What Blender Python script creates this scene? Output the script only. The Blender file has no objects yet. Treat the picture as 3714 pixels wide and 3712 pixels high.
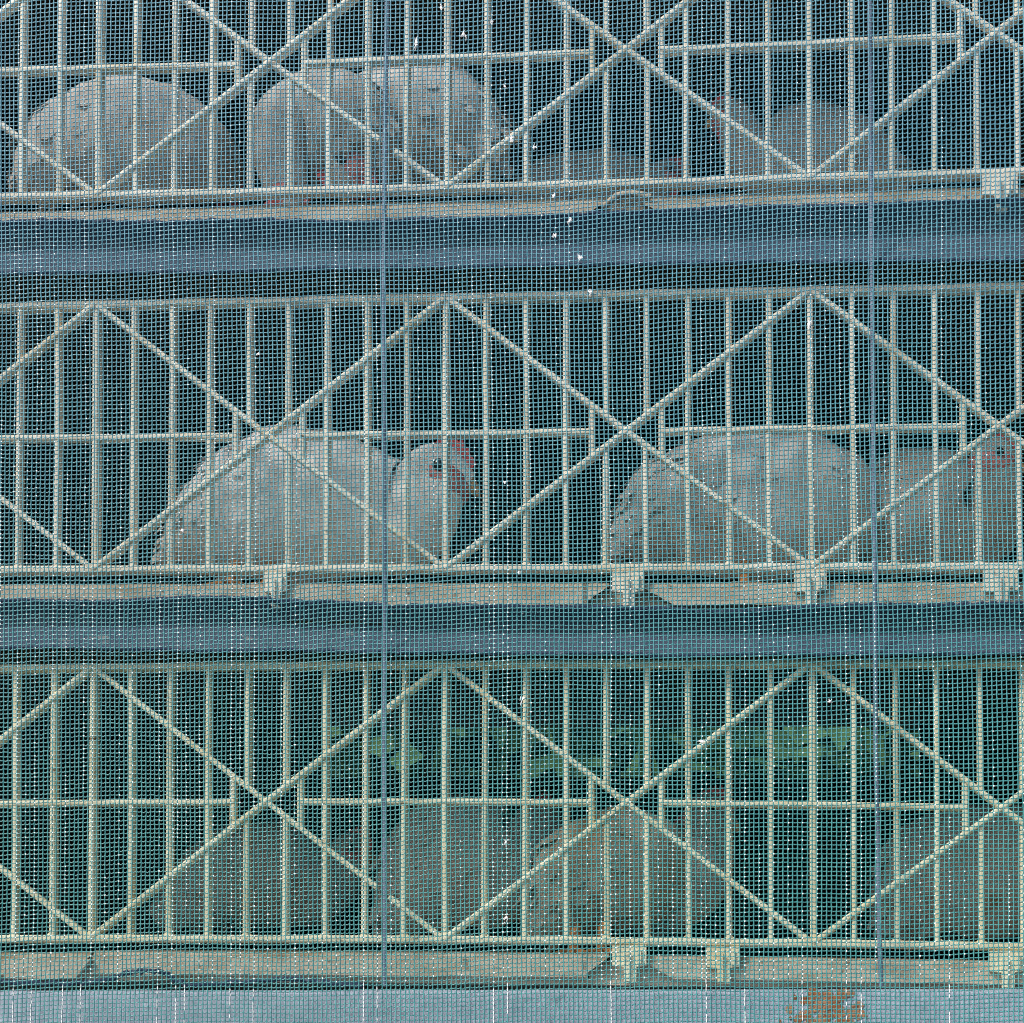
import bpy, bmesh, math, random
import numpy as np
from mathutils import Vector, Matrix, noise

SC = bpy.context.scene
random.seed(7)
rng = np.random.default_rng(11)

# ---------------------------------------------------------------- camera
W_PX, H_PX = 3714.0, 3712.0                  # size of the photograph
CAM = Vector((0.83, -2.4, -0.25))
YAW, PITCH, ROLL, F_PX, CX_PX, CY_PX = 0.13577, 0.04221, 0.00166, 8997.8, 1835.3, 3957.4
fwd = Vector((-math.sin(YAW) * math.cos(PITCH), math.cos(YAW) * math.cos(PITCH), math.sin(PITCH)))
rt0 = Vector((math.cos(YAW), math.sin(YAW), 0))
up0 = rt0.cross(fwd)
RT = rt0 * math.cos(ROLL) + up0 * math.sin(ROLL)
UP = up0 * math.cos(ROLL) - rt0 * math.sin(ROLL)
cd = bpy.data.cameras.new("camera")
cam = bpy.data.objects.new("camera", cd)
SC.collection.objects.link(cam)
cam.matrix_world = Matrix(((RT.x, UP.x, -fwd.x, CAM.x), (RT.y, UP.y, -fwd.y, CAM.y), (RT.z, UP.z, -fwd.z, CAM.z), (0, 0, 0, 1)))
cd.sensor_fit = 'HORIZONTAL'
cd.sensor_width = 36.0
cd.lens = F_PX / W_PX * 36.0
cd.shift_x = (W_PX / 2 - CX_PX) / W_PX
cd.shift_y = (CY_PX - H_PX / 2) / W_PX
cd.clip_start = 0.05
cd.clip_end = 500
SC.camera = cam

# ---------------------------------------------------------------- light
SUN_DIR = Vector((-0.75, -0.85, 1.05)).normalized()      # towards the sun, hazy bright overcast
w = bpy.data.worlds.new("World")
SC.world = w
w.use_nodes = True
nt = w.node_tree
sky = nt.nodes.new('ShaderNodeTexSky')
sky.sky_type = 'NISHITA'
sky.sun_disc = False
sky.sun_elevation = math.asin(SUN_DIR.z)
sky.sun_rotation = math.atan2(SUN_DIR.x, SUN_DIR.y)
sky.dust_density = 4.0
sky.air_density = 1.0
bg = nt.nodes['Background']
nt.links.new(sky.outputs[0], bg.inputs[0])
bg.inputs[1].default_value = 0.12
sd = bpy.data.lights.new("sun", 'SUN')
sd.energy = 2.6
sd.angle = math.radians(13)
sd.color = (1.0, 0.95, 0.88)
sun = bpy.data.objects.new("sun", sd)
SC.collection.objects.link(sun)
sun.rotation_euler = SUN_DIR.to_track_quat('Z', 'Y').to_euler()
SC.view_settings.view_transform = 'Standard'
SC.view_settings.look = 'None'
SC.view_settings.exposure = 1.0
SC.view_settings.gamma = 1.0
SC.cycles.filter_width = 1.05
SC.view_settings.use_curve_mapping = False

# ---------------------------------------------------------------- helpers
def at(px, py, Y):
    """point of the plane at depth Y seen at a pixel of the photograph"""
    d = fwd + RT * ((px - CX_PX) / F_PX) - UP * ((py - CY_PX) / F_PX)
    return CAM + d * ((Y - CAM.y) / d.y)

def px2m(p):
    return (p - CAM).dot(fwd) / F_PX

def link(o, parent=None):
    SC.collection.objects.link(o)
    if parent:
        o.parent = parent
        o.matrix_parent_inverse = parent.matrix_world.inverted()
    return o

def tag(o, label, cat, group=None):
    o['label'] = label
    o['category'] = cat
    if group:
        o['group'] = group
    return o

def empty(name, loc, label, cat, group=None):
    o = bpy.data.objects.new(name, None)
    o.location = loc
    o.empty_display_size = 0.02
    link(o)
    bpy.context.view_layer.update()
    return tag(o, label, cat, group)

class MB:
    def __init__(s):
        s.v, s.f, s.m = [], [], []
    def add(s, vs, fs, mi=0):
        b = len(s.v)
        s.v += [tuple(p) for p in vs]
        s.f += [tuple(i + b for i in f) for f in fs]
        s.m += [mi] * len(fs)
    def bar(s, p0, p1, wdt, y0, y1, ch=None, taper=0.0):
        """moulded bar between two points of the XZ plane: front y0 (chamfered), back y1"""
        p0, p1 = Vector((p0[0], 0, p0[1])), Vector((p1[0], 0, p1[1]))
        t = (p1 - p0).normalized()
        n = Vector((-t.z, 0, t.x))
        h = wdt / 2
        c = wdt * .22 if ch is None else ch
        prof = [(-h - taper, y1), (-h, y0 + c), (-h + c * .35, y0 + c * .25), (-h + c, y0), (h - c, y0), (h - c * .35, y0 + c * .25), (h, y0 + c), (h + taper, y1)]
        vs = []
        for p in (p0, p1):
            for a, y in prof:
                q = p + n * a
                vs.append((q.x, y, q.z))
        k = len(prof)
        fs = [(i, (i + 1) % k, k + (i + 1) % k, k + i) for i in range(k)]
        fs += [tuple(range(k - 1, -1, -1)), tuple(range(k, 2 * k))]
        s.add(vs, fs)
    def box(s, a, b):
        x0, y0, z0 = a
        x1, y1, z1 = b
        vs = [(x0, y0, z0), (x1, y0, z0), (x1, y1, z0), (x0, y1, z0), (x0, y0, z1), (x1, y0, z1), (x1, y1, z1), (x0, y1, z1)]
        s.add(vs, [(0, 3, 2, 1), (4, 5, 6, 7), (0, 1, 5, 4), (1, 2, 6, 5), (2, 3, 7, 6), (3, 0, 4, 7)])
    def prism(s, pts, y0, y1):
        """polygon of (x, z) points, counter-clockwise seen from the camera, given a thickness"""
        k = len(pts)
        vs = [(p[0], y0, p[1]) for p in pts] + [(p[0], y1, p[1]) for p in pts]
        fs = [tuple(range(k)), tuple(range(2 * k - 1, k - 1, -1))]
        fs += [(i, k + i, k + (i + 1) % k, (i + 1) % k) for i in range(k)]
        s.add(vs, fs)
    def tube(s, pts, rad, n=8, cap=True):
        pts = [Vector(p) for p in pts]
        m = len(pts)
        rad = rad if isinstance(rad, (list, tuple)) else [rad] * m
        vs, fs = [], []
        ref = None
        for i, p in enumerate(pts):
            t = (pts[min(i + 1, m - 1)] - pts[max(i - 1, 0)]).normalized()
            if ref is None:
                ref = Vector((0, 1, 0)) if abs(t.y) < .8 else Vector((1, 0, 0))
            ref = (ref - t * ref.dot(t)).normalized()
            b = t.cross(ref)
            for k in range(n):
                a = 2 * math.pi * k / n
                vs.append(p + (ref * math.cos(a) + b * math.sin(a)) * rad[i])
        for i in range(m - 1):
            for k in range(n):
                k2 = (k + 1) % n
                fs.append((i * n + k, i * n + k2, (i + 1) * n + k2, (i + 1) * n + k))
        if cap:
            fs += [tuple(range(n - 1, -1, -1)), tuple(range((m - 1) * n, m * n))]
        s.add(vs, fs)
    def blob(s, c, axes, nu=12, nv=8, fn=None):
        """ellipsoid with three axis vectors"""
        c = Vector(c)
        vs = []
        for j in range(nv + 1):
            th = math.pi * j / nv
            for i in range(nu):
                ph = 2 * math.pi * i / nu
                d = axes[0] * (math.sin(th) * math.cos(ph)) + axes[1] * (math.sin(th) * math.sin(ph)) + axes[2] * math.cos(th)
                k = 1.0 if fn is None else fn(c + d)
                vs.append(c + d * k)
        fs = []
        for j in range(nv):
            for i in range(nu):
                i2 = (i + 1) % nu
                fs.append((j * nu + i, (j + 1) * nu + i, (j + 1) * nu + i2, j * nu + i2))
        s.add(vs, fs)
    def build(s, name, mat, parent=None, smooth=True, fix=True):
        me = bpy.data.meshes.new(name)
        me.from_pydata(s.v, [], s.f)
        for m in (mat if isinstance(mat, (list, tuple)) else [mat]):
            me.materials.append(m)
        if any(s.m):
            me.polygons.foreach_set('material_index', s.m)
        if fix:
            bm = bmesh.new()
            bm.from_mesh(me)
            bmesh.ops.recalc_face_normals(bm, faces=bm.faces)
            bm.to_mesh(me)
            bm.free()
        me.polygons.foreach_set('use_smooth', [smooth] * len(me.polygons))
        if smooth:
            me.set_sharp_from_angle(angle=math.radians(48))
        o = bpy.data.objects.new(name, me)
        return link(o, parent)

# ---------------------------------------------------------------- materials
def mat(name, base, rough=.5, spec=.5, noises=(), bump=None, coat=0.0, trans=0.0):
    """noises: (colour, scale, lo, hi, detail, stretch) layers mixed over the base colour"""
    m = bpy.data.materials.new(name)
    m.use_nodes = True
    t = m.node_tree
    p = t.nodes['Principled BSDF']
    p.inputs['Roughness'].default_value = rough
    p.inputs['Specular IOR Level'].default_value = spec
    p.inputs['Coat Weight'].default_value = coat
    tc = t.nodes.new('ShaderNodeTexCoord')
    prev = None
    for col, scale, lo, hi, det, st in noises:
        mp = t.nodes.new('ShaderNodeMapping')
        mp.inputs['Scale'].default_value = st
        t.links.new(tc.outputs['Object'], mp.inputs['Vector'])
        n = t.nodes.new('ShaderNodeTexNoise')
        n.inputs['Scale'].default_value = scale
        n.inputs['Detail'].default_value = det
        n.inputs['Roughness'].default_value = .6
        t.links.new(mp.outputs[0], n.inputs['Vector'])
        r = t.nodes.new('ShaderNodeMapRange')
        r.inputs['From Min'].default_value = lo
        r.inputs['From Max'].default_value = hi
        t.links.new(n.outputs['Fac'], r.inputs['Value'])
        mx = t.nodes.new('ShaderNodeMix')
        mx.data_type = 'RGBA'
        t.links.new(r.outputs['Result'], mx.inputs[0])
        if prev is None:
            mx.inputs[6].default_value = (*base, 1)
        else:
            t.links.new(prev, mx.inputs[6])
        mx.inputs[7].default_value = (*col, 1)
        prev = mx.outputs[2]
    if prev is None:
        p.inputs['Base Color'].default_value = (*base, 1)
    else:
        t.links.new(prev, p.inputs['Base Color'])
    if bump:
        sc_, dist, st = bump
        mp = t.nodes.new('ShaderNodeMapping')
        mp.inputs['Scale'].default_value = st
        t.links.new(tc.outputs['Object'], mp.inputs['Vector'])
        n = t.nodes.new('ShaderNodeTexNoise')
        n.inputs['Scale'].default_value = sc_
        n.inputs['Detail'].default_value = 4
        t.links.new(mp.outputs[0], n.inputs['Vector'])
        b = t.nodes.new('ShaderNodeBump')
        b.inputs['Distance'].default_value = dist
        b.inputs['Strength'].default_value = .8
        t.links.new(n.outputs['Fac'], b.inputs['Height'])
        t.links.new(b.outputs[0], p.inputs['Normal'])
    return m

ONE = (1, 1, 1)
def cream(name, c):
    return mat(name, c, .42, .5, [((c[0] * .8, c[1] * .72, c[2] * .55), 14, .45, .75, 4, ONE),
                                  ((.16, .09, .035), 55, .62, .72, 5, (1, 1, 2.2)),
                                  ((.10, .05, .02), 210, .70, .76, 3, ONE)], (120, .0006, ONE))
M = {
    'cream1': cream('cream_plastic_upper', (.80, .75, .65)),
    'cream2': cream('cream_plastic_middle', (.79, .73, .62)),
    'cream3': cream('cream_plastic_lower', (.79, .75, .56)),
    'tray': mat('tray_plastic', (.50, .43, .34), .5, .5, [((.30, .22, .13), 20, .45, .7, 5, (1, 1, 3)), ((.10, .06, .03), 90, .62, .72, 4, ONE)], (150, .0006, ONE)),
    'dark': mat('shade_brown_plastic', (.030, .019, .008), .8, .2, [((.05, .03, .010), 6, .4, .7, 3, ONE)]),  # interior shade put into the colour: crate plastic darkened to brown-black
    'wall': mat('shade_black_wall', (.010, .009, .009), .9, .1),  # near-black stands in for the unlit depth of the crates
    'net': None,
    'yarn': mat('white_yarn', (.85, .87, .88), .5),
    'band': mat('blue_grey_tarpaulin', (.060, .085, .135), .6, .3, [((.075, .098, .14), 9, .4, .7, 4, (.5, 1, 2)), ((.25, .25, .26), 60, .66, .74, 4, (.4, 1, 1))], (500, .0006, ONE)),
    'hem': mat('dark_blue_hem', (.035, .05, .10), .8, .2, [((.16, .18, .24), 250, .55, .7, 3, ONE)], (700, .001, ONE)),
    'cord': mat('blue_grey_cord', (.20, .25, .36), .4, .5, [((.10, .13, .21), 90, .45, .7, 3, (1, 1, .3))], (300, .0004, ONE)),
    'beam': mat('pale_painted_steel', (.40, .45, .56), .5, .4, [((.32, .36, .46), 12, .4, .7, 5, (1, 1, 2)), ((.26, .29, .36), 45, .60, .72, 5, ONE)], (160, .0008, ONE)),
    'rust': mat('rust', (.32, .13, .06), .85, .2, [((.45, .24, .14), 60, .45, .6, 5, ONE), ((.14, .05, .03), 90, .58, .68, 4, ONE)], (200, .0008, ONE)),
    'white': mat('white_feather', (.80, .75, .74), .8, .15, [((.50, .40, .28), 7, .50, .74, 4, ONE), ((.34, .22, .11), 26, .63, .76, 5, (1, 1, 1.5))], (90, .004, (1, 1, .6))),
    'greyw': mat('grey_white_feather', (.56, .53, .52), .85, .1, [((.44, .37, .30), 7, .48, .74, 4, ONE), ((.26, .16, .08), 26, .62, .75, 5, (1, 1, 1.5))], (90, .004, (1, 1, .6))),  # greyer than the bright white feathers, with brown patches
    'greyf': mat('dim_feather', (.40, .37, .35), .85, .1, [((.30, .23, .17), 8, .48, .74, 4, ONE), ((.20, .12, .06), 26, .6, .74, 5, ONE)], (90, .004, (1, 1, .6))),  # white plumage darkened for hens in shade, plus soiled patches
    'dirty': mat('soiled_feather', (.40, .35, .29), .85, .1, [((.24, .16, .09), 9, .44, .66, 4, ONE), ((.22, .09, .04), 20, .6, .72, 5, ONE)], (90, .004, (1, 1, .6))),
    'skin': mat('red_face_skin', (.50, .20, .19), .6, .3, [((.36, .075, .07), 60, .46, .62, 4, ONE), ((.60, .42, .38), 110, .6, .7, 3, ONE)], (260, .0015, ONE)),
    'comb': mat('red_comb', (.46, .065, .07), .5, .4, [((.62, .20, .19), 80, .5, .7, 3, ONE)], (300, .001, ONE)),
    'beak': mat('horn_beak', (.46, .30, .15), .4),
    'eye': mat('black_eye', (.004, .004, .004), .12, .6),
    'leg': mat('orange_leg', (.45, .20, .07), .6, .3, [((.30, .12, .05), 120, .5, .65, 3, ONE)]),
    'leaf': mat('green_leaf', (.016, .042, .016), .75, .15, [((.035, .07, .025), 3, .45, .65, 3, ONE), ((.02, .05, .015), 8, .5, .7, 2, ONE)]),
    'bark': mat('bark', (.09, .065, .045), .9, .1),
    'asphalt': mat('asphalt', (.06, .06, .062), .9, .2, [((.09, .088, .085), 3, .4, .7, 5, ONE), ((.04, .04, .04), 90, .5, .7, 3, ONE)]),
    'down': mat('white_down', (.88, .88, .90), .8, .1),
}
# the net: teal monofilament, its colour a little bluer towards the top hem and greener below
m = bpy.data.materials.new('teal_net_monofilament')
m.use_nodes = True
t = m.node_tree
p = t.nodes['Principled BSDF']
p.inputs['Roughness'].default_value = .38
tc = t.nodes.new('ShaderNodeTexCoord')
sx = t.nodes.new('ShaderNodeSeparateXYZ')
t.links.new(tc.outputs['Object'], sx.inputs[0])
r = t.nodes.new('ShaderNodeMapRange')
r.inputs['From Min'].default_value = .1
r.inputs['From Max'].default_value = .75
t.links.new(sx.outputs['Z'], r.inputs['Value'])
n1 = t.nodes.new('ShaderNodeTexNoise')
n1.inputs['Scale'].default_value = 60
t.links.new(tc.outputs['Object'], n1.inputs['Vector'])
mx1 = t.nodes.new('ShaderNodeMix')
mx1.data_type = 'RGBA'
mx1.inputs[6].default_value = (.032, .205, .215, 1)
mx1.inputs[7].default_value = (.055, .21, .29, 1)
t.links.new(r.outputs['Result'], mx1.inputs[0])
r2 = t.nodes.new('ShaderNodeMapRange')
r2.inputs['From Min'].default_value = .35
r2.inputs['From Max'].default_value = .7
t.links.new(n1.outputs['Fac'], r2.inputs['Value'])
mx2 = t.nodes.new('ShaderNodeMix')
mx2.data_type = 'RGBA'
mx2.blend_type = 'MULTIPLY'
t.links.new(r2.outputs['Result'], mx2.inputs[0])
t.links.new(mx1.outputs[2], mx2.inputs[6])
mx2.inputs[7].default_value = (.62, .80, .84, 1)
t.links.new(mx2.outputs[2], p.inputs['Base Color'])
M['net'] = m

# ---------------------------------------------------------------- ground
g = MB()
g.add([(-150, -150, -1.55), (150, -150, -1.55), (150, 150, -1.55), (-150, 150, -1.55)], [(0, 1, 2, 3)])
o = g.build('ground', M['asphalt'], fix=False)
o['kind'] = 'structure'

# ---------------------------------------------------------------- bushes beyond the truck (seen through the lowest crate)
def bush(name, cx, cy, z1, rad, label, seed):
    rr = random.Random(seed)
    root = empty(name, (cx, cy, -1.55), label, 'bush', 'bushes growing beyond the truck')
    tr = MB()
    for k in range(5):
        a = rr.uniform(0, 6.28)
        e = Vector((cx + math.cos(a) * rad * .5, cy + math.sin(a) * rad * .5, z1 - .5))
        b = Vector((cx, cy, -1.55))
        mid = (b + e) / 2 + Vector((rr.uniform(-.1, .1), rr.uniform(-.1, .1), .1))
        tr.tube([b, mid, e], [.05, .035, .015], 6)
    tr.build('trunk', M['bark'], root)
    lf = MB()
    zc = (z1 - 1.1) / 2 + .1
    hz = z1 - zc
    clumps = []
    for k in range(44):
        d = Vector((rr.gauss(0, 1), rr.gauss(0, 1), rr.gauss(0, 1))).normalized() * rr.uniform(.45, 1)
        clumps.append((Vector((cx + d.x * rad, cy + d.y * rad * .8, zc + d.z * hz)), rr.uniform(.18, .34)))
    for k in range(14000):
        c, cr = clumps[rr.randrange(len(clumps))]
        d = Vector((rr.gauss(0, 1), rr.gauss(0, 1), rr.gauss(0, 1))) * cr * .6
        p = c + d
        if p.z < .1: continue
        n = Vector((rr.gauss(0, 1), rr.gauss(0, 1), rr.gauss(0, 1) + .8)).normalized()
        u = n.orthogonal().normalized()
        u = Matrix.Rotation(rr.uniform(0, 6.28), 3, n) @ u
        v = n.cross(u)
        L = rr.uniform(.035, .075)
        wd = L * .45
        lf.add([p - u * L, p - v * wd + n * .006, p + u * L, p + v * wd + n * .006], [(0, 1, 2), (0, 2, 3)])
    lf.build('crown', M['leaf'], root, smooth=False, fix=False)
bush('bush', 0.15, 2.9, 1.5, .75, 'leafy green bush beyond the lowest crate, left of the middle', 1)
bush('bush', 1.05, 3.1, 1.55, .75, 'rounded green bush beyond the lowest crate, behind the large pale hen', 2)
bush('bush', .55, 4.3, 2.0, .95, 'tall dark bush behind the two front bushes beyond the lowest crate', 4)
bush('bush', 1.75, 3.6, 1.6, .8, 'small dark green bush beyond the lowest crate, near the right cord', 3)

# ---------------------------------------------------------------- crates
PITCH_X = 0.04
I0, I1 = -6, 33
RAILS = {   # measured height of each rail along the stack (pixels of the photograph)
    '1m': [(67, 248), (606, 236), (841, 232), (1267, 217), (1873, 200), (2129, 190), (2400, 167), (3080, 143), (3420, 133)],
    '1b': [(50, 710), (1270, 683), (2480, 657), (3692, 617)],
    '2t': [(0, 1109), (673, 1095), (1279, 1082), (1873, 1068), (2479, 1060), (3080, 1046), (3692, 1036)],
    '2m': [(0, 1586), (673, 1581), (1267, 1575), (2075, 1563), (2536, 1554), (3420, 1546)],
    '2b': [(67, 2064), (875, 2062), (1873, 2058), (2479, 2057), (3080, 2055), (3692, 2053)],
    '3t': [(0, 2422), (1279, 2408), (2479, 2404), (3080, 2405), (3692, 2402)],
    '3m': [(0, 2912), (807, 2910), (1267, 2907), (2075, 2907), (2640, 2910), (3482, 2928)],
    '3b': [(0, 3403), (673, 3405), (1279, 3406), (1873, 3408), (2479, 3413), (3602, 3431)],
}
RZ = {}
for k, pts in RAILS.items():
    P = [at(x, y, 0) for x, y in pts]
    RZ[k] = np.polyfit([q.x for q in P], [q.z for q in P], 2)
def rz(k, X):
    if k == '1t':
        return rz('1m', X) + .137 + (X - .5) * .002
    Xc = min(max(X, -.02), 1.06)
    c = RZ[k]
    return float(np.polyval(c, Xc) + (X - Xc) * np.polyval(np.polyder(c), Xc))

GAPS = {1: [(1374, 1432)], 2: [], 3: [(1374, 1420)]}     # pixels where the falling brace is broken behind the cord
def build_crate(row, label, cm):
    a, b_, c_ = '%dt' % row, '%dm' % row, '%db' % row
    xL, xR = I0 * PITCH_X - .02, I1 * PITCH_X + .02
    root = empty('poultry_crate', (.5, 0.25, rz(c_, .5) - .035), label, 'crate', 'cream poultry crates stacked in rows')
    F = MB()
    N = 26
    for key, wd in ((a, .0066), (c_, .0070)):
        xs = np.linspace(xL, xR, N)
        for i in range(N - 1):
            F.bar((xs[i], rz(key, xs[i])), (xs[i + 1], rz(key, xs[i + 1])), wd, 0, .015, .0012)
    # mid rail: runs from X to X, stopping at the short posts
    segs = []
    ctr = [6.5 + 9 * k for k in range(-2, 4)]
    for k in range(len(ctr) - 1):
        segs.append(((ctr[k] + .82) * PITCH_X, (ctr[k + 1] - .82) * PITCH_X))
    for X in (xL + .004, xR - .004):
        F.bar((X, rz(c_, X)), (X, rz(a, X)), .008, .0004, .0155, .0012)
    grille = F.build('front_grille', cm, root)
    for s0, s1 in segs:
        B = MB()
        xs = np.linspace(s0, s1, 8)
        for i in range(7):
            B.bar((xs[i], rz(b_, xs[i])), (xs[i + 1], rz(b_, xs[i + 1])), .0056, .0006, .013, .0012)
        B.build('mid_rail', cm, grille)
    # diagonals
    def brace(i0, k0, i1, k1, y0, gaps=()):
        B = MB()
        x0, x1 = i0 * PITCH_X, i1 * PITCH_X
        p0 = Vector((x0, 0, rz(k0, x0)))
        p1 = Vector((x1, 0, rz(k1, x1)))
        xm = (x0 + x1) / 2
        pm = Vector((xm, 0, rz(b_, xm) + (.0015 if row == 1 else 0)))
        def pt(X):
            q = p0.lerp(pm, (X - x0) / (xm - x0)) if X < xm else pm.lerp(p1, (X - xm) / (x1 - xm))
            return (X, q.z)
        cuts = [x0, xm, x1]
        runs = [(x0, xm), (xm, x1)]
        for g0, g1 in gaps:
            new = []
            for r0, r1 in runs:
                if g0 >= r1 or g1 <= r0:
                    new.append((r0, r1))
                else:
                    if g0 > r0: new.append((r0, g0))
                    if g1 < r1: new.append((g1, r1))
            runs = new
        for r0, r1 in runs:
            B.bar(pt(r0), pt(r1), .0055, y0, y0 + .0125, .0014)
        B.build('diagonal_brace', cm, grille)
        return pt
    rise, fall = {}, {}
    for k in range(-1, 4):
        i0 = 2 + 9 * k
        gp = []
        if k == 0:
            for g0, g1 in GAPS[row]:
                gp.append((at(g0, 600, 0).x, at(g1, 600, 0).x))
        rise[k] = brace(i0, c_, i0 + 9, a, -.0012)
        fall[k] = brace(i0, a, i0 + 9, c_, -.0006, gp)
    # bars
    rr = random.Random(40 + row)
    for i in range(I0, I1 + 1):
        B = MB()
        x = i * PITCH_X + rr.uniform(-.0006, .0006)
        k = math.floor((i - 2) / 9)
        j = (i - 2) - 9 * k
        x2 = x + rr.uniform(-.0008, .0008)
        wd = .0053 + rr.uniform(-.0003, .0003)
        y0 = .0012 + rr.uniform(0, .0006)
        zt, zb = rz(a, x) - .003, rz(c_, x) + .003
        if j in (4, 5) and k in rise:
            zr, zf = rise[k](x)[1], fall[k](x)[1]
            B.bar((x, max(zr, zf)), (x, zt), wd, y0, .0145, .0014)
            B.bar((x2, zb), (x2, min(zr, zf)), wd, y0, .0145, .0014)
        else:
            B.bar((x2, zb), (x, zt), wd * (1.12 if j == 0 else 1), y0, .0175 if j == 0 else .0145, .0014)
        # moulded fillets where the bar meets the rails
        for zz, s in ((zt, -1), (zb, 1)):
            for sd_ in (-1, 1):
                X = x + sd_ * wd * .45
                B.prism([(X, zz), (X + sd_ * .0032, zz), (X, zz + s * .0032)] if sd_ * s > 0 else [(X, zz), (X, zz + s * .0032), (X + sd_ * .0032, zz)], y0 + .002, .012)
        B.build('bar', cm, grille)
    for c in ctr[1:-1]:
        kk = math.floor((c - 2) / 9)
        for s in (-1, 1):
            x = (c + s * .86) * PITCH_X
            zr, zf = rise[kk](x)[1], fall[kk](x)[1]
            B = MB()
            B.bar((x, min(zr, zf)), (x, max(zr, zf)), .0056, .0012, .0140, .0014)
            B.build('short_post', cm, grille)
    # floor tray: its moulded rim below the grille
    def zb(X): return rz(c_, X)
    T = MB()
    ztop, zbot = -.0125, -.0365
    ends = {1: [(-400, 2190, 0, 1), (2330, 4300, 1, 0)], 2: [(-400, 2205, 0, 1), (2336, 4300, 1, 0)], 3: [(-400, 335, 0, 1), (345, 2205, 2, 1), (2335, 4300, 1, 0)]}[row]
    def tray_run(pa, pb, ca, cb, z0=ztop, z1=zbot):
        xa, xb = at(pa, 2000, 0).x, at(pb, 2000, 0).x
        xs = [xa] + [x for x in np.linspace(xL, xR, 20) if xa + .02 < x < xb - .02] + [xb]
        ring = []
        for n_, X in enumerate(xs):
            zz = zb(X)
            dz = 0
            lo = z1
            if n_ == 0 and ca: lo = z0 - .008
            if n_ == len(xs) - 1 and cb: lo = z0 - .006
            ring.append([(X, .016, zz + z0), (X, .0105, zz + z0 - .0005), (X, .006, zz + z0 - .0055), (X, .0065, zz + z0 - .0075), (X, .0035, zz + z0 - .0085), (X, .003, zz + lo), (X, .016, zz + lo - .0005)])
            if n_ == len(xs) - 1 and cb:
                pass
        # chamfered end: an extra ring before the end keeps the slope short
        if cb:
            X = xb - .026
            zz = zb(X)
            ring.insert(len(ring) - 1, [(X, .016, zz + z0), (X, .0105, zz + z0 - .0005), (X, .006, zz + z0 - .0055), (X, .0065, zz + z0 - .0075), (X, .0035, zz + z0 - .0085), (X, .003, zz + z1), (X, .016, zz + z1 - .0005)])
        vs = [q for rg in ring for q in rg]
        k = 7
        fs = []
        for n_ in range(len(ring) - 1):
            for q in range(k):
                q2 = (q + 1) % k
                fs.append((n_ * k + q, n_ * k + q2, (n_ + 1) * k + q2, (n_ + 1) * k + q))
        fs += [tuple(range(k)), tuple(range((len(ring) - 1) * k, len(ring) * k))]
        T.add(vs, fs)
    for e in ends:
        if row == 3 and e[2] == 2:
            tray_run(e[0], e[1], 0, 1, -.0105, -.036)
        else:
            tray_run(*e)
    if row == 3:                     # lower lip hanging at the left
        x0, x1 = at(22, 3500, 0).x, at(300, 3500, 0).x
        T.prism([(x0, zb(x0) - .0215), (x0, zb(x0) - .041), (x1 - .006, zb(x1) - .041), (x1 + .010, zb(x1) - .0215)], -.006, .002)
    # the floor plate itself
    T.add([(xL, .0162, zb(xL) + zbot), (xR, .0162, zb(xR) + zbot), (xR, .56, zb(xR) + zbot), (xL, .56, zb(xL) + zbot),
           (xL, .0162, zb(xL) + ztop), (xR, .0162, zb(xR) + ztop), (xR, .56, zb(xR) + ztop), (xL, .56, zb(xL) + ztop)],
          [(0, 3, 2, 1), (4, 5, 6, 7), (0, 1, 5, 4), (1, 2, 6, 5), (2, 3, 7, 6), (3, 0, 4, 7)])
    T.build('floor_tray', M['tray'], root)
    # feet: stepped brackets under the grille
    feet = {1: [(3562, 3690)], 2: [(962, 1042), (2222, 2338), (2880, 2998), (3565, 3690)], 3: [(2222, 2345), (2560, 2684), (3588, 3716)]}[row]
    for p0_, p1_ in feet:
        ym = {1: 680, 2: 2100, 3: 3440}[row]
        x0, x1 = at(p0_, ym, 0).x, at(p1_, ym, 0).x
        xm = (x0 + x1) / 2
        zz = zb(xm)
        B = MB()
        wf = x1 - x0
        B.prism([(x0, zz - .005), (x0, zz - .0245), (x0 + wf * .34, zz - .0258), (x0 + wf * .35, zz - .041), (x0 + wf * .70, zz - .041), (x0 + wf * .71, zz - .0258), (x1, zz - .0245), (x1, zz - .005)], -.0045, .0028)
        B.prism([(x0 + wf * .36, zz - .012), (x0 + wf * .36, zz - .040), (x0 + wf * .52, zz - .040), (x0 + wf * .52, zz - .012)], -.0090, -.0048)
        B.prism([(x0 + wf * .74, zz - .010), (x0 + wf * .74, zz - .023), (x0 + wf * .86, zz - .023), (x0 + wf * .86, zz - .010)], -.0075, -.0048)
        B.build('foot_bracket', cm, root, smooth=False)
    if row == 1:                     # arched carrying handle between two tray runs
        B = MB()
        pts = []
        for px, py in ((2185, 752), (2215, 728), (2235, 712), (2262, 704), (2300, 703), (2335, 708), (2360, 716)):
            q = at(px, py, .002)
            pts.append(q)
        B.tube(pts, [.0034] * len(pts), 8)
        B.build('carry_handle', M['tray'], root)
    # near-black walls, and an added roof panel to keep the inside dark
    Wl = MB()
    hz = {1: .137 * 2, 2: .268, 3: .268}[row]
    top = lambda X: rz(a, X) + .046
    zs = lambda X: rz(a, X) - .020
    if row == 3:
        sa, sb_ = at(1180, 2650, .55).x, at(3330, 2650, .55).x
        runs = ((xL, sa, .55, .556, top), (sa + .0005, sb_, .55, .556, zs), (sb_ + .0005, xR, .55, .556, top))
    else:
        runs = ((xL, xR, .55, .556, top),)
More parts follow.
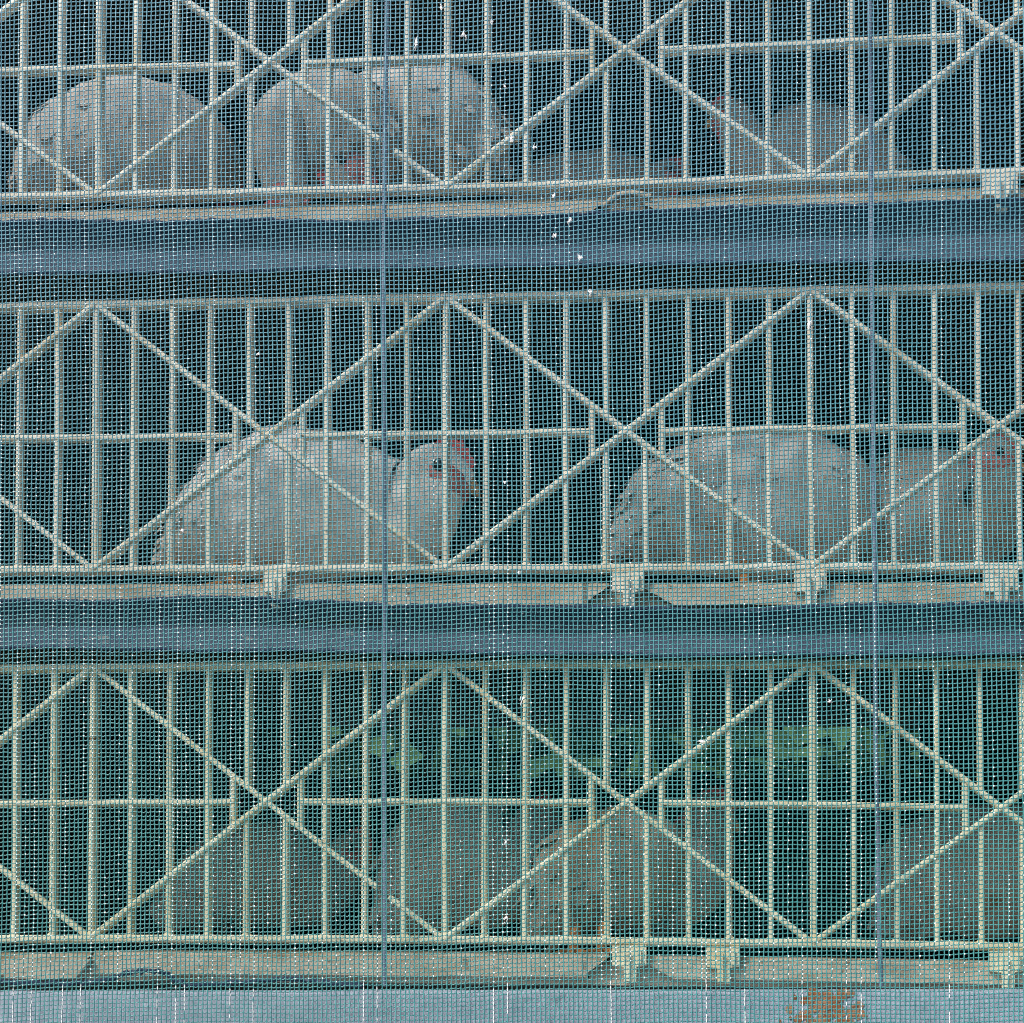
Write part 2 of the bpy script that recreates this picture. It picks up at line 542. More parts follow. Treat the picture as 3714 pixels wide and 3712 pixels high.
    for q0, q1, y0, y1, zs in runs:
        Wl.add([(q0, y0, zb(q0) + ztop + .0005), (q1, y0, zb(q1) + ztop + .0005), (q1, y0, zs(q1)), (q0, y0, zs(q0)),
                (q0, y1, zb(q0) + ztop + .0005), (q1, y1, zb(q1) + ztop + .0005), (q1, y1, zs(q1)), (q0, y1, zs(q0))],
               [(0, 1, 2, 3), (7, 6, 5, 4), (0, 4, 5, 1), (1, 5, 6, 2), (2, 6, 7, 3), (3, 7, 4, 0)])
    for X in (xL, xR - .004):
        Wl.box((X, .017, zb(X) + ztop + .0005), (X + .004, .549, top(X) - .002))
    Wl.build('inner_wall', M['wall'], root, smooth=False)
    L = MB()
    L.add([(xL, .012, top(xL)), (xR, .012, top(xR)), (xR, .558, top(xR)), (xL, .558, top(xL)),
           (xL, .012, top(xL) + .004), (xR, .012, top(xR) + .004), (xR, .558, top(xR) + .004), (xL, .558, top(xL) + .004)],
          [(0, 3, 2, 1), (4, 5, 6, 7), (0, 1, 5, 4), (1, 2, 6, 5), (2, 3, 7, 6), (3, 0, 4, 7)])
    L.build('shade_lid', M['dark'], root, smooth=False)  # roof panel added to shut light out of the crate
    return root
build_crate(1, 'cream lattice poultry crate at the top of the stack, its top outside the picture', M['cream1'])
build_crate(2, 'cream lattice poultry crate in the middle, holding the bright white hens', M['cream2'])
build_crate(3, 'yellowish lattice poultry crate at the bottom, standing just above the pale steel beam', M['cream3'])

# ---------------------------------------------------------------- tarpaulin strips between the crates
def strip(label, top, bot, seed):
    """gutter-shaped strip: upper half leans in under the crate, lower half comes out to the light"""
    rr = random.Random(seed)
    x0, x1, n = -.22, 1.32, 110
    Pt = [at(x, y, -.012) for x, y in top]
    Pb = [at(x, y, -.021) for x, y in bot]
    tx = [p.x for p in Pt]; tz = [p.z for p in Pt]
    bx = [p.x for p in Pb]; bz = [p.z for p in Pb]
    def interp(X, xs, zs):
        if X <= xs[0]: return zs[0] + (X - xs[0]) * (zs[1] - zs[0]) / (xs[1] - xs[0])
        if X >= xs[-1]: return zs[-1] + (X - xs[-1]) * (zs[-1] - zs[-2]) / (xs[-1] - xs[-2])
        for i in range(len(xs) - 1):
            if xs[i] <= X <= xs[i + 1]:
                u = (X - xs[i]) / (xs[i + 1] - xs[i])
                u = u * u * (3 - 2 * u)
                return zs[i] + (zs[i + 1] - zs[i]) * u
    prof = [(0, -.012), (.03, -.010), (.09, .002), (.18, .010), (.29, .012), (.42, .008), (.58, .001), (.74, -.007), (.88, -.014), (1, -.020)]
    m = len(prof)
    vs, fs, h0, h1 = [], [], [], []
    for i in range(n + 1):
        X = x0 + (x1 - x0) * i / n
        zt, zb = interp(X, tx, tz), interp(X, bx, bz)
        zt += .0009 * noise.noise(Vector((X * 9, seed, 0))); zb += .0009 * noise.noise(Vector((X * 8, seed + 5, 0)))
        for u, y in prof:
            wv = .004 * noise.noise(Vector((X * 5, u * 2, seed))) * math.sin(math.pi * u)
            vs.append((X, y + wv, zt + (zb - zt) * u))
        h0.append((X, prof[0][1], zt)); h1.append((X, prof[-1][1], zb))
    for i in range(n):
        for k in range(m - 1):
            fs.append((i * m + k, i * m + k + 1, (i + 1) * m + k + 1, (i + 1) * m + k))
    S = MB()
    S.add(vs, fs)
    o = S.build('tarpaulin_strip', M['band'], fix=False)
    sm = o.modifiers.new('thickness', 'SOLIDIFY')
    sm.thickness = .0015
    sm.offset = 0
    tag(o, label, 'tarpaulin', 'blue grey tarpaulin strips between the crate rows')
    for h, r0 in ((h0, .0021), (h1, .0021)):
        Hm = MB()
        pts, rad = [], []
        for i in range(len(h) * 4 - 3):
            a, b = h[i // 4], h[min(i // 4 + 1, len(h) - 1)]
            q = Vector(a).lerp(Vector(b), (i % 4) / 4)
            q += Vector((0, rr.uniform(-.0006, .0006), rr.uniform(-.0007, .0007)))
            pts.append(q); rad.append(r0 * rr.uniform(.7, 1.25))
        Hm.tube(pts, rad, 6)
        Hm.build('hem', M['hem'], o)
    return o
strip('blue grey tarpaulin strip under the top crate, its upper edge rising to the right',
      [(-200, 812), (0, 806), (700, 802), (1400, 803), (2000, 782), (2600, 757), (3200, 742), (3714, 722), (4000, 712)],
      [(-200, 992), (0, 992), (1000, 978), (1400, 972), (2000, 960), (2600, 952), (3200, 945), (3714, 940), (4000, 938)], 1)
strip('blue grey tarpaulin strip under the middle crate, humped near its left end',
      [(-200, 2182), (0, 2180), (450, 2180), (720, 2168), (900, 2168), (1100, 2182), (1500, 2198), (2100, 2202), (2700, 2216), (3000, 2200), (3714, 2188), (4000, 2184)],
      [(-200, 2348), (0, 2350), (1000, 2358), (1500, 2365), (2100, 2372), (2600, 2375), (3200, 2372), (3714, 2368), (4000, 2368)], 2)

# ---------------------------------------------------------------- vertical cords
def cord(pts, label, r):
    B = MB()
    P = [at(x, y, -.0285) for x, y in pts]
    Q = []
    for i in range(len(P) - 1):
        for k in range(10):
            Q.append(P[i].lerp(P[i + 1], k / 10))
    Q.append(P[-1])
    rr = random.Random(int(pts[0][0]))
    B.tube(Q, [r * rr.uniform(.96, 1.05) for _ in Q], 12)
    o = B.build('cord', M['cord'])
    return tag(o, label, 'cord', 'blue grey cords hanging in front of the crates')
cord([(1403, -400), (1404, 0), (1397, 400), (1394, 720), (1391, 1300), (1394, 2000), (1394, 2700), (1396, 3300), (1394, 3578)], 'blue grey cord hanging down the stack left of the middle', .0024)
cord([(3150, -400), (3154, 0), (3160, 700), (3166, 1300), (3172, 2000), (3176, 2700), (3184, 3100), (3190, 3400), (3196, 3578)], 'blue grey cord hanging down the stack near the right edge', .0023)

# ---------------------------------------------------------------- truck bed: pale beam with rust, frayed rope on it
def truck_bed():
    z0 = at(0, 3592, -.036).z
    z1 = at(3714, 3586, -.036).z
    xa, xb = at(0, 3590, -.036).x, at(3714, 3590, -.036).x
    def zt(X): return z0 + (z1 - z0) * (X - xa) / (xb - xa)
    c = empty('truck_bed', (.5, .3, -.3), 'pale blue grey steel bed beam with a rust stain, under the lowest crate', 'truck bed')
    B = MB()
    xL, xR = -.3, 1.4
    pr = lambda X: [(X, .60, zt(X)), (X, -.030, zt(X)), (X, -.0345, zt(X) - .004), (X, -.0345, zt(X) - .17), (X, -.030, zt(X) - .175), (X, .60, zt(X) - .175)]
    vs = pr(xL) + pr(xR)
    k = 6
    B.add(vs, [(i, (i + 1) % k, k + (i + 1) % k, k + i) for i in range(k)] + [tuple(range(k)), tuple(range(k, 2 * k))])
    B.build('side_beam', M['beam'], c)
    # rust scab: thin irregular flakes standing proud of the paint
    R = MB()
    rr = random.Random(5)
    for k in range(90):
        px = 3010 + rr.gauss(0, 85)
        py = rr.uniform(3600, 3760)
        if px > 3180 or px < 2780: continue
        q = at(px, py, -.0348)
        r = rr.uniform(.0015, .0065)
        pts = []
        for j in range(9):
            a = 2 * math.pi * j / 9
            rj = r * rr.uniform(.6, 1.2)
            pts.append((q.x + math.cos(a) * rj, q.z + math.sin(a) * rj * 1.2))
        R.prism(pts, -.0348 - rr.uniform(.0002, .0010), -.0344)
    R.build('rust_patch', M['rust'], c, smooth=False)
    T = MB()                          # wheels and chassis sit outside the picture; the deck frame below is a plain box girder
    for X in (-.2, 1.25):
        T.box((X, .05, -.62), (X + .08, .55, zt(X) - .176))
    T.build('frame_post', M['beam'], c, smooth=False)
truck_bed()
B = MB()
pts = [(-300, 3556), (0, 3560), (150, 3566), (290, 3566), (370, 3558), (420, 3545), (460, 3528), (520, 3522), (585, 3524), (615, 3540), (640, 3560), (680, 3572), (800, 3568), (950, 3556), (1080, 3552), (1200, 3566), (1330, 3576)]
P = [at(x, y, -.029) for x, y in pts]
Q, rad = [], []
rr = random.Random(9)
for i in range(len(P) - 1):
    for k in range(8):
        q = P[i].lerp(P[i + 1], k / 8) + Vector((0, rr.uniform(-.0006, .0006), rr.uniform(-.0008, .0008)))
        Q.append(q); rad.append(.0026 * rr.uniform(.7, 1.25))
B.tube(Q, rad, 7)
o = B.build('frayed_rope', M['hem'])
tag(o, 'frayed dark blue rope lying along the beam with one raised loop', 'rope')

# ---------------------------------------------------------------- hens
def catmull(P, n):
    out = []
    P = [np.array(p, float) for p in P]
    m = len(P)
    for i in range(m - 1):
        a, b, c, d = P[max(i - 1, 0)], P[i], P[i + 1], P[min(i + 2, m - 1)]
        for k in range(n):
            u = k / n
            out.append(.5 * ((2 * b) + (c - a) * u + (2 * a - 5 * b + 4 * c - d) * u * u + (3 * b - a - 3 * c + d) * u ** 3))
    out.append(P[-1])
    return out

def hen(label, spine, head, fmat, row, seed, face=(1, 0, 0), nfeather=650, legs=()):
    """spine: (px, py, radius in px, depth Y) from tail to the front of the head; head: index of the head point"""
    rr = random.Random(seed)
    pts = []
    for px, py, r, Y in spine:
        q = at(px, py, Y)
        pts.append((q.x, q.y, q.z, r * px2m(q)))
    hp = Vector(pts[head][:3]); hr = pts[head][3]
    mid = Vector(pts[len(pts) // 2][:3])
    zf = rz('%db' % row, mid.x) - .0125
    root = empty('hen', (mid.x, mid.y, zf), label, 'hen', 'white hens in the crates')
    NS = 9
    C = catmull(pts, NS)
    m = len(C)
    n = 26
    B = MB()
    vs, fs = [], []
    lat = None
    rings = []
    for i in range(m):
        c = Vector(C[i][:3])
        t = Vector(C[min(i + 1, m - 1)][:3]) - Vector(C[max(i - 1, 0)][:3])
        t.normalize()
        if lat is None:
            lat = Vector((0, 1, 0)) if abs(t.y) < .85 else Vector((1, 0, 0))
        lat = (lat - t * lat.dot(t)).normalized()
        nrm = t.cross(lat)
        r = max(C[i][3], .0015)
        ring = []
        for k in range(n):
            a = 2 * math.pi * k / n
            d = lat * math.cos(a) * .86 + nrm * math.sin(a)
            p = c + d * r
            amp = min(1, r / .05)
            f = 1 + amp * (.09 * noise.noise(p * 22 + Vector((seed, 0, 0))) + .05 * noise.noise(p * 60 + Vector((0, seed, 0))))
            p = c + d * r * f
            if p.z < zf + .001: p.z = zf + .001 + rr.uniform(0, .0008)
            ring.append(p)
        rings.append((c, t, ring))
        vs += ring
    for i in range(m - 1):
        for k in range(n):
            k2 = (k + 1) % n
            fs.append((i * n + k, i * n + k2, (i + 1) * n + k2, (i + 1) * n + k))
    fs += [tuple(range(n - 1, -1, -1)), tuple(range((m - 1) * n, m * n))]
    B.add(vs, fs)
    body = B.build('body', fmat, root)
    # plumage: overlapping feathers lying back towards the tail
    Fm = MB()
    last = (head - 1) * NS
    for k in range(nfeather):
        i = rr.randrange(1, max(2, min(last, m - 2)))
        c, t, ring = rings[i]
        j = rr.randrange(n)
        p = ring[j].lerp(ring[(j + 1) % n], rr.random())
        if p.z < zf + .006: continue
        if rr.random() < .55: continue
        d = (p - c).normalized()
        back = (-t + d * rr.uniform(-.02, .04) + Vector((0, 0, -.18)) + Vector((rr.uniform(-.2, .2), rr.uniform(-.2, .2), rr.uniform(-.2, .2)))).normalized()
        s = back.cross(d).normalized()
        L = rr.uniform(.012, .026) * (1.0 if C[i][3] > .03 else .6)
        wd = L * rr.uniform(.26, .40)
        p = p - d * .0015
        q1 = p + back * L * .55 + d * .0004
        q2 = p + back * L * .95 - d * .0003
        Fm.add([p - s * wd * .35, p + s * wd * .35, q1 + s * wd, q2 + s * wd * .5, q2 + back * L * .12, q2 - s * wd * .5, q1 - s * wd], [(0, 1, 2, 6), (2, 3, 5, 6), (3, 4, 5)])
    Fm.build('plumage', fmat, root, smooth=False, fix=False)
    # head features
    f = Vector(face).normalized()
    sdv = Vector((0, 1, 0)) if abs(f.y) < .8 else Vector((1, 0, 0))
    sdv = (sdv - f * sdv.dot(f)).normalized()
    u = f.cross(sdv)
    if u.z < 0: u = -u
    if abs(f.y) < .8 and sdv.y > 0: sdv = -sdv           # sdv points to the camera
    FS = MB()
    FS.blob(hp + f * hr * .08 - u * hr * .30, [f * hr * 1.06, sdv * hr * .96, u * hr * .84], 22, 14, lambda q: 1 + .06 * noise.noise(q * 160))
    FS.build('face', M['skin'], root)
    for s in (-1, 1):
        E = MB()
        E.blob(hp + f * hr * .22 + u * hr * .10 + sdv * s * hr * .93, [f * hr * .19, sdv * hr * .12, u * hr * .19], 14, 8)
        E.build('eye', M['eye'], root)
    Cm = MB()
    top = []
    for k in range(15):
        a = k / 14
        h = .25 + .75 * math.sin(math.pi * min(1, a * 1.02)) * (1 if k % 2 else .62)
        top.append((-.45 + 1.55 * a, .62 + h * .68 - .45 * max(0, a - .6)))
    poly = [(-.4, .55), (.1, .62), (.6, .50), (1.0, .22)]
    outline = top + poly[::-1]
    vv, k = [], len(outline)
    for side, th in ((-1, .10), (1, .10)):
        for a, b in outline:
            vv.append(hp + f * hr * a + u * hr * b + sdv * hr * side * (th + .05 * noise.noise(Vector((a * 3, b * 3, seed)))))
    Cm.add(vv, [tuple(range(k)), tuple(range(2 * k - 1, k - 1, -1))] + [(i, k + i, k + (i + 1) % k, (i + 1) % k) for i in range(k)])
    Cm.build('comb', M['comb'], root, smooth=False)
    for s in (-1, 1):
        Wt = MB()
        Wt.blob(hp + f * hr * .55 - u * hr * 1.02 + sdv * s * hr * .35, [f * hr * .36, sdv * hr * .13, u * hr * .48], 12, 8, lambda q: 1 + .12 * noise.noise(q * 120))
        Wt.build('wattle', M['comb'], root)
    Bk = MB()
    b0 = hp + f * hr * .95 - u * hr * .10
    Bk.tube([b0 - f * hr * .3, b0 + f * hr * .08, b0 + f * hr * .32 - u * hr * .08, b0 + f * hr * .52 - u * hr * .26], [hr * .42, hr * .32, hr * .19, hr * .03], 10)
    Bk.build('beak', M['beak'], root)
    # legs folded under the body, toes on the tray
    for px, Y in legs:
        q = at(px, 2000, Y)
        Lg = MB()
        z = rz('%db' % row, q.x) - .0125
        Lg.tube([(q.x, Y + .03, z + .035), (q.x, Y + .005, z + .010), (q.x, Y, z + .0055)], [.006, .0052, .005], 8)
        for a in (-.7, 0, .7):
            Lg.tube([(q.x, Y, z + .005), (q.x + math.sin(a) * .016, Y - math.cos(a) * .012, z + .0048), (q.x + math.sin(a) * .030, Y - math.cos(a) * .022, z + .003)], [.0046, .0038, .0018], 7)
        Lg.build('leg', M['leg'], root)
    return root

# middle crate
hen('large bright white hen in the middle crate, red face turned to the right', [
    (585, 2020, 20, .13), (680, 1950, 110, .12), (800, 1885, 195, .115), (950, 1840, 262, .11), (1120, 1832, 270, .11), (1280, 1850, 250, .11),
    (1400, 1875, 215, .105), (1490, 1870, 185, .10), (1540, 1800, 152, .095), (1580, 1725, 122, .095), (1650, 1740, 84, .095), (1705, 1765, 42, .095)],
    9, M['white'], 2, 3, (1, 0, -.25), 900, ((830, .045), (960, .05)))
hen('pale grey white hen in the middle crate, broadside between the X braces, head hidden', [
    (2215, 1990, 30, .13), (2310, 1930, 120, .12), (2440, 1860, 215, .115), (2640, 1835, 270, .11), (2850, 1830, 275, .11), (2990, 1850, 235, .12),
    (3080, 1850, 170, .16), (3100, 1800, 110, .21), (3105, 1760, 85, .24), (3120, 1770, 60, .27)],
    8, M['greyw'], 2, 12, (.3, 1, 0), 900, ((2700, .05),))
hen('grey white hen at the right edge of the middle crate with a dark red wattle', [
    (3085, 1960, 60, .20), (3180, 1900, 170, .17), (3300, 1860, 225, .15), (3420, 1870, 225, .13), (3520, 1910, 180, .12), (3590, 1880, 120, .11),
    (3605, 1770, 98, .10), (3600, 1668, 86, .095), (3650, 1680, 58, .095), (3685, 1700, 22, .095)],
    7, M['greyf'], 2, 21, (1, 0, -.2), 700, ())
# top crate
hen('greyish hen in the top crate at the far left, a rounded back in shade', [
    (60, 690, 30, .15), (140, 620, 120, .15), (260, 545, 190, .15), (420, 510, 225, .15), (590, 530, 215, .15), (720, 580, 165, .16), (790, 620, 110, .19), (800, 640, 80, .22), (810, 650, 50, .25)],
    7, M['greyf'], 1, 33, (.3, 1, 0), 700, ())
hen('dim white hen in the top crate, head lowered below the grille to the left', [
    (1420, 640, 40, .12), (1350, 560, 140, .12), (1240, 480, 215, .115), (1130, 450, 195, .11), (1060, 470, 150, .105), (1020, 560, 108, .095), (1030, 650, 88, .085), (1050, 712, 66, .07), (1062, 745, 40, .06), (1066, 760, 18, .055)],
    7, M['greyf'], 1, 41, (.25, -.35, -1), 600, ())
hen('dim white hen in the top crate beside the left cord, lowered red face', [
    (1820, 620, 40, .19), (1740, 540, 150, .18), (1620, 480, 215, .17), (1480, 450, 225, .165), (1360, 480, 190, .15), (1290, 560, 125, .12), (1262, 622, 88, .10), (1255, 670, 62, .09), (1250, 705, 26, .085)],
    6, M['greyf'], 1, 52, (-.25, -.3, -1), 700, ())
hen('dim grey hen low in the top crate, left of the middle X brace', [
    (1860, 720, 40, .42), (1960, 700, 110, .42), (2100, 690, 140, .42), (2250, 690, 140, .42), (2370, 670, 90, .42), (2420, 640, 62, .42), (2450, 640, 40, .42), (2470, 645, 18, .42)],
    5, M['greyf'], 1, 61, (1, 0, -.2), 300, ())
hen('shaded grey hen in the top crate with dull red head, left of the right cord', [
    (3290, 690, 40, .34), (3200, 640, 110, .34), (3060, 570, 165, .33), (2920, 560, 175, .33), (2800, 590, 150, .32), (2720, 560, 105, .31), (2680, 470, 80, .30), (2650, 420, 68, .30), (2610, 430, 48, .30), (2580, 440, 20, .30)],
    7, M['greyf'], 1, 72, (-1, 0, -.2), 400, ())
# bottom crate
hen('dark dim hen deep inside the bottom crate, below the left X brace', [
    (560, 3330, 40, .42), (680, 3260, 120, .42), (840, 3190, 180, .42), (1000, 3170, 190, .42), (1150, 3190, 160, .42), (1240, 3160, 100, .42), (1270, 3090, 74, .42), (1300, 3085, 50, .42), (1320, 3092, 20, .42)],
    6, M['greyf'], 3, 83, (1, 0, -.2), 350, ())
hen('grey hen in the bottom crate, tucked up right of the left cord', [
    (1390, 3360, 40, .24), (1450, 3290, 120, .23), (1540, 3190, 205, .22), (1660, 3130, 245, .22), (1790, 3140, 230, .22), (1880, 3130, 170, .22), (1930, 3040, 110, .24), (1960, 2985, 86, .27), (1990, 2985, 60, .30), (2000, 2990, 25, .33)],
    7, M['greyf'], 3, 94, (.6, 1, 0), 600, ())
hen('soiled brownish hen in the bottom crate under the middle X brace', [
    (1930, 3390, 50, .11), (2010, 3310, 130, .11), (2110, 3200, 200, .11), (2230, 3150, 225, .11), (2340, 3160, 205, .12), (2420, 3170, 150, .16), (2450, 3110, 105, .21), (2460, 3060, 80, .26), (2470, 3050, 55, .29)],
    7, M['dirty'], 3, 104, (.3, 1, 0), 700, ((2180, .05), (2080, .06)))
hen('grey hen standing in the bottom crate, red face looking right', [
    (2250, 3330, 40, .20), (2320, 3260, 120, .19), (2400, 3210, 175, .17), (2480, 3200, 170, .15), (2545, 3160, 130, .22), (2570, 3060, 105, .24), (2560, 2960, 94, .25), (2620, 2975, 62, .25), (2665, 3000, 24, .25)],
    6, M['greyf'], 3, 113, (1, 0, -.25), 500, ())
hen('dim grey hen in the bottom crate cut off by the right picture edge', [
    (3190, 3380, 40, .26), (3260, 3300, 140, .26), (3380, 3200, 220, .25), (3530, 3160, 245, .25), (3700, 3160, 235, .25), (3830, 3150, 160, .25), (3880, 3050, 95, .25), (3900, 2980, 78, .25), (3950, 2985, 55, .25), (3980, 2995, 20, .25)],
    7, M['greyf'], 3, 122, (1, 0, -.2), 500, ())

# ---------------------------------------------------------------- the net
YN = -.0405
def build_net():
    pc = at(1857, 1856, YN)
    s = 1 / px2m(pc)
    px_, pz_ = 17.05 / s, 16.0 / s
    x0, x1 = at(0, 1856, YN).x - .11, at(3714, 1856, YN).x + .11
    z0, z1 = at(1857, 3712, YN).z - .10, at(1857, 0, YN).z + .10
    nx = int((x1 - x0) / px_) + 1
    nz = int((z1 - z0) / pz_) + 1
    I, J = np.meshgrid(np.arange(nx), np.arange(nz), indexing='ij')
    X = x0 + I * px_
    Z = z0 + J * pz_
    # slow drift of the weave, then small irregularities per thread and per knot
    dx = .0022 * np.sin(Z * 4.1 + .6 + X * 1.3) + .0010 * np.sin(Z * 11 + X * 5 + 1.0)
    dz = .0050 * np.sin(X * 3.1 + .4) * np.cos(Z * 2.4 + .8) + .0016 * np.sin(X * 13 + Z * 6) + .0007 * np.sin(X * 41 + Z * 19)
    dz = dz - .016 * (X - .5) * (Z - .95) - .004 * (X - .5)
    dy = .0016 * np.sin(X * 7 + 1) * np.sin(Z * 6) + .0007 * np.sin(X * 31 + Z * 23)
    wall = at(1857, 3560, YN).z
    dy = np.where(Z < wall, -.0003 + dy * .2, dy)
    X = X + dx + rng.normal(0, .00011, X.shape) + rng.normal(0, .00012, (nx, 1))
    Z = Z + dz + rng.normal(0, .00011, Z.shape) + rng.normal(0, .00012, (1, nz))
    Y = YN + dy + rng.normal(0, .00012, X.shape)
    verts, faces = [], []
    base = 0
    SEC = 5
    ang = np.arange(SEC) * 2 * math.pi / SEC + .3
    def sweep(P, ra, rb, axis):
        """P: (threads, pts, 3) centre lines; ra in-plane radius, rb depth radius; axis: in-plane normal (0 = x, 2 = z)"""
        nonlocal base
        T, K, _ = P.shape
        V = np.repeat(P[:, :, None, :], SEC, axis=2).copy()
        V[..., axis] += (ra[..., None] if hasattr(ra, 'shape') else ra) * np.cos(ang)
        V[..., 1] += (rb[..., None] if hasattr(rb, 'shape') else rb) * np.sin(ang)
        idx = base + np.arange(T * K * SEC).reshape(T, K, SEC)
        a = idx[:, :-1, :]; b = idx[:, 1:, :]
        nxt = np.roll(np.arange(SEC), -1)
        f = np.stack([a, a[..., nxt], b[..., nxt], b], -1).reshape(-1, 4)
        verts.append(V.reshape(-1, 3)); faces.append(f)
        base += T * K * SEC
    # upright ribs: one point per knot plus one between, slightly waisted
    K = 2 * nz - 1
    P = np.zeros((nx, K, 3))
    P[:, ::2, 0] = X; P[:, ::2, 1] = Y - .00035; P[:, ::2, 2] = Z
    P[:, 1::2, 0] = (X[:, 1:] + X[:, :-1]) / 2 + rng.normal(0, .00008, (nx, nz - 1)); P[:, 1::2, 1] = (Y[:, 1:] + Y[:, :-1]) / 2 - .0001; P[:, 1::2, 2] = (Z[:, 1:] + Z[:, :-1]) / 2
    ra = np.full((nx, K), .00070); ra[:, 1::2] = .00058
    ra = ra * rng.normal(1, .07, ra.shape)
    sweep(P, ra, np.full((nx, K), .00060), 0)
    # cross threads: four points per cell, hanging between knots in a skewed bow
    offs = [0, .25, .55, .82]
    sag = [.00034, -.00052, -.00060, -.00010]
    rad = [.00066, .00056, .00054, .00064]
    dep = [.00045, .0000, -.0001, .0002]
    K = 4 * (nx - 1) + 1
    P = np.zeros((nz, K, 3)); ra = np.zeros((nz, K))
    Xt, Yt, Zt = X.T, Y.T, Z.T
    amp = rng.normal(1, .28, (nz, nx - 1)) * (1 + .5 * np.sin(Xt[:, :-1] * 5 + Zt[:, :-1] * 4))
    for q in range(4):
        u = offs[q]
        P[:, q:-1:4, 0] = Xt[:, :-1] * (1 - u) + Xt[:, 1:] * u
        P[:, q:-1:4, 1] = Yt[:, :-1] * (1 - u) + Yt[:, 1:] * u + dep[q]
        P[:, q:-1:4, 2] = Zt[:, :-1] * (1 - u) + Zt[:, 1:] * u + sag[q] * amp
        ra[:, q:-1:4] = rad[q]
    P[:, -1] = np.stack([Xt[:, -1], Yt[:, -1], Zt[:, -1]], -1); ra[:, -1] = .0005
    ra = ra * rng.normal(1, .08, ra.shape)
    sweep(P, ra, np.full(ra.shape, .00048), 2)
    V = np.concatenate(verts).astype(np.float32); Fc = np.concatenate(faces).astype(np.int32)
    me = bpy.data.meshes.new('mesh_net')
    me.vertices.add(len(V)); me.vertices.foreach_set('co', V.ravel())
    me.loops.add(Fc.size); me.loops.foreach_set('vertex_index', Fc.ravel())
    me.polygons.add(len(Fc)); me.polygons.foreach_set('loop_start', np.arange(0, Fc.size, 4, dtype=np.int32))
    me.polygons.foreach_set('use_smooth', np.ones(len(Fc), dtype=bool))
    me.update(calc_edges=True)
    me.materials.append(M['net'])
    o = bpy.data.objects.new('mesh_net', me)
    link(o)
    tag(o, 'fine teal woven mesh net stretched across the whole stack of crates', 'net')
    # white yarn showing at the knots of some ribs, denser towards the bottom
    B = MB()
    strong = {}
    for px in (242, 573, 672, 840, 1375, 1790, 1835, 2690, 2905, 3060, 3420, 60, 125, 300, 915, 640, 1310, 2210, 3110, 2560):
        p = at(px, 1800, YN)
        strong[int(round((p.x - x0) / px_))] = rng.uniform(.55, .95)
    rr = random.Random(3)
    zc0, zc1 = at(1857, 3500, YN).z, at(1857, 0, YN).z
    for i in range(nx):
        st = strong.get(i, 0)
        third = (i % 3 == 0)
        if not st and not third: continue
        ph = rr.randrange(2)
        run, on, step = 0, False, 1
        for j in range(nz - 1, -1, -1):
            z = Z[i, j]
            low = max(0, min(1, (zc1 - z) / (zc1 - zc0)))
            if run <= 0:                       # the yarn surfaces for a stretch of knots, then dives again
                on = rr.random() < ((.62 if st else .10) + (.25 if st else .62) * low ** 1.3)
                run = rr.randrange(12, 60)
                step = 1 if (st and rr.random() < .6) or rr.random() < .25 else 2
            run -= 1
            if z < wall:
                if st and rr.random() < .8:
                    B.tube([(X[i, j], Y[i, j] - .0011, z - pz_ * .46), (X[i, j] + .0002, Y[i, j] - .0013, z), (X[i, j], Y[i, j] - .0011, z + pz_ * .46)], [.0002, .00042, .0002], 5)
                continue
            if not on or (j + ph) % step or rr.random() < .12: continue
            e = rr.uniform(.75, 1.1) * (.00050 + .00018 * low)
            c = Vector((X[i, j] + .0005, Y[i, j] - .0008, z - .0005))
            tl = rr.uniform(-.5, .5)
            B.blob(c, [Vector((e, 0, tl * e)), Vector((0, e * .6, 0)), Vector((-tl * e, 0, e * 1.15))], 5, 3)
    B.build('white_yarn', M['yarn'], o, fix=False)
build_net()

# ---------------------------------------------------------------- down feathers caught in the net
def tuft(px, py, size, where, seed, stretch=1.0):
    rr = random.Random(seed)
    q = at(px, py, YN - .0016)
    size *= .62
    B = MB()
    for k in range(rr.randrange(9, 17)):
        a = rr.uniform(0, 6.28)
        p0 = q + Vector((rr.gauss(0, .0010), rr.uniform(-.0006, .0006), rr.gauss(0, .0012) * stretch)) * size
        d = Vector((math.cos(a), rr.uniform(-.3, .2), math.sin(a) * stretch)) * rr.uniform(.0015, .0045) * size
        bend = Vector((rr.gauss(0, .0008), 0, rr.gauss(0, .0008))) * size
        B.tube([p0, p0 + d * .5 + bend, p0 + d], [.00034, .00026, .00008], 4)
    B.blob(q, [Vector((.0012 * size, 0, 0)), Vector((0, .0006, 0)), Vector((0, 0, .0014 * size))], 7, 5, lambda p: 1 + .4 * noise.noise(p * 900))
    o = B.build('down_feather', M['down'], fix=False)
    tag(o, where, 'feather', 'white down feathers caught in the net')
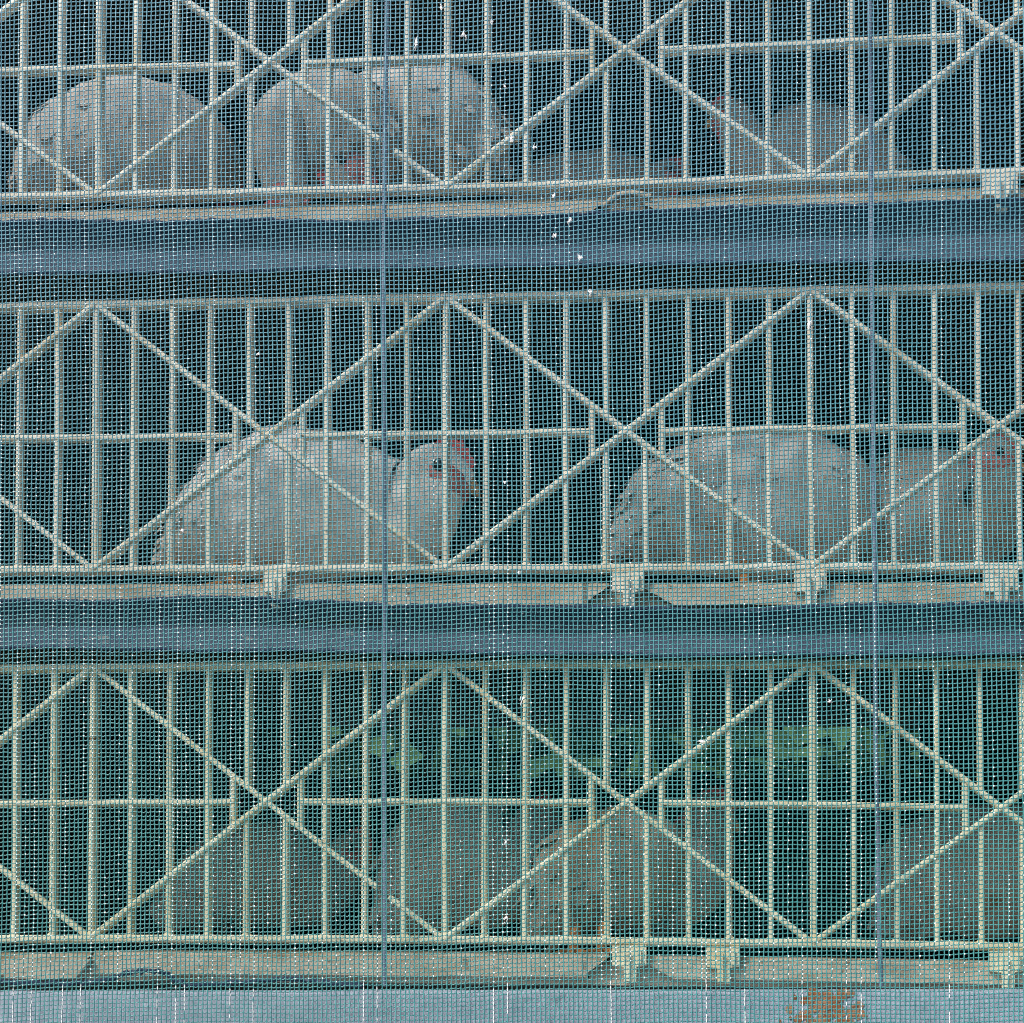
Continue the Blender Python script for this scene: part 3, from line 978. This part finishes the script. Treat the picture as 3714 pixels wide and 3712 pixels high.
tuft(1680, 125, 1.5, 'white curled down caught in the net at the very top, largest of the upper group', 1, 1.5)
tuft(1510, 155, 1.5, 'white down hanging in the net just right of the left cord, near the top edge', 2, 2.0)
tuft(1785, 80, .9, 'small white down in the net against a top crate bar, near the top edge', 3)
tuft(1600, 30, .9, 'thin wisp of white down cut by the top edge, right of the left cord', 10, 1.6)
tuft(1830, 313, .8, 'round white down speck in the net, right of the shaded hens in the top crate', 4)
tuft(1937, 535, 1.0, 'white down on the net over the rising brace of the top crate', 5)
tuft(1855, 505, .9, 'faint white down crossing the rising brace, left of its neighbour tuft', 11, 1.8)
tuft(2014, 855, 1.2, 'white down on the net in front of the upper tarpaulin strip, left of the trail', 6, 1.4)
tuft(2068, 800, 1.1, 'white down at the upper edge of the upper tarpaulin strip, start of the trail', 7, 1.4)
tuft(2104, 935, 1.2, 'white down on the lower part of the upper tarpaulin strip, end of the trail', 8, 1.4)
tuft(2010, 710, 1.0, 'white down wisp on the top crate floor rim, above the feather trail', 12)
tuft(2140, 1060, 1.0, 'white down on the top rail of the middle crate', 13, 1.3)
tuft(2935, 1180, 1.0, 'white down on the upright below the rail, middle crate, left of the right cord', 9, 2.0)
tuft(1832, 1750, .9, 'white down in the net over the dark gap beside the large white hen', 14)
tuft(1880, 2078, 1.0, 'white down just below the bottom rail of the middle crate', 15)
tuft(1893, 2223, .8, 'white down on the lower tarpaulin strip near its upper edge', 16)
tuft(2545, 2690, 1.5, 'wispy white down on the net beside the rising brace of the bottom crate', 17, .6)
tuft(3010, 2545, 1.2, 'thin slanting wisp of white down under the right top node of the bottom crate', 18, .7)
tuft(1835, 3055, 1.5, 'broad white smear of down over the grey hen in the bottom crate', 19, 1.0)
tuft(1835, 3330, 1.4, 'white smear of down just above the bottom rail of the bottom crate', 20, 1.2)
tuft(1895, 2535, 1.0, 'white down on an upright near the top rail of the bottom crate', 21, 2.0)
tuft(935, 1285, 1.0, 'white down in the net high in the middle crate, left of the left cord', 22, .6)
tuft(660, 1925, .9, 'curl of white down in the net in front of the large white hen tail', 23, .8)
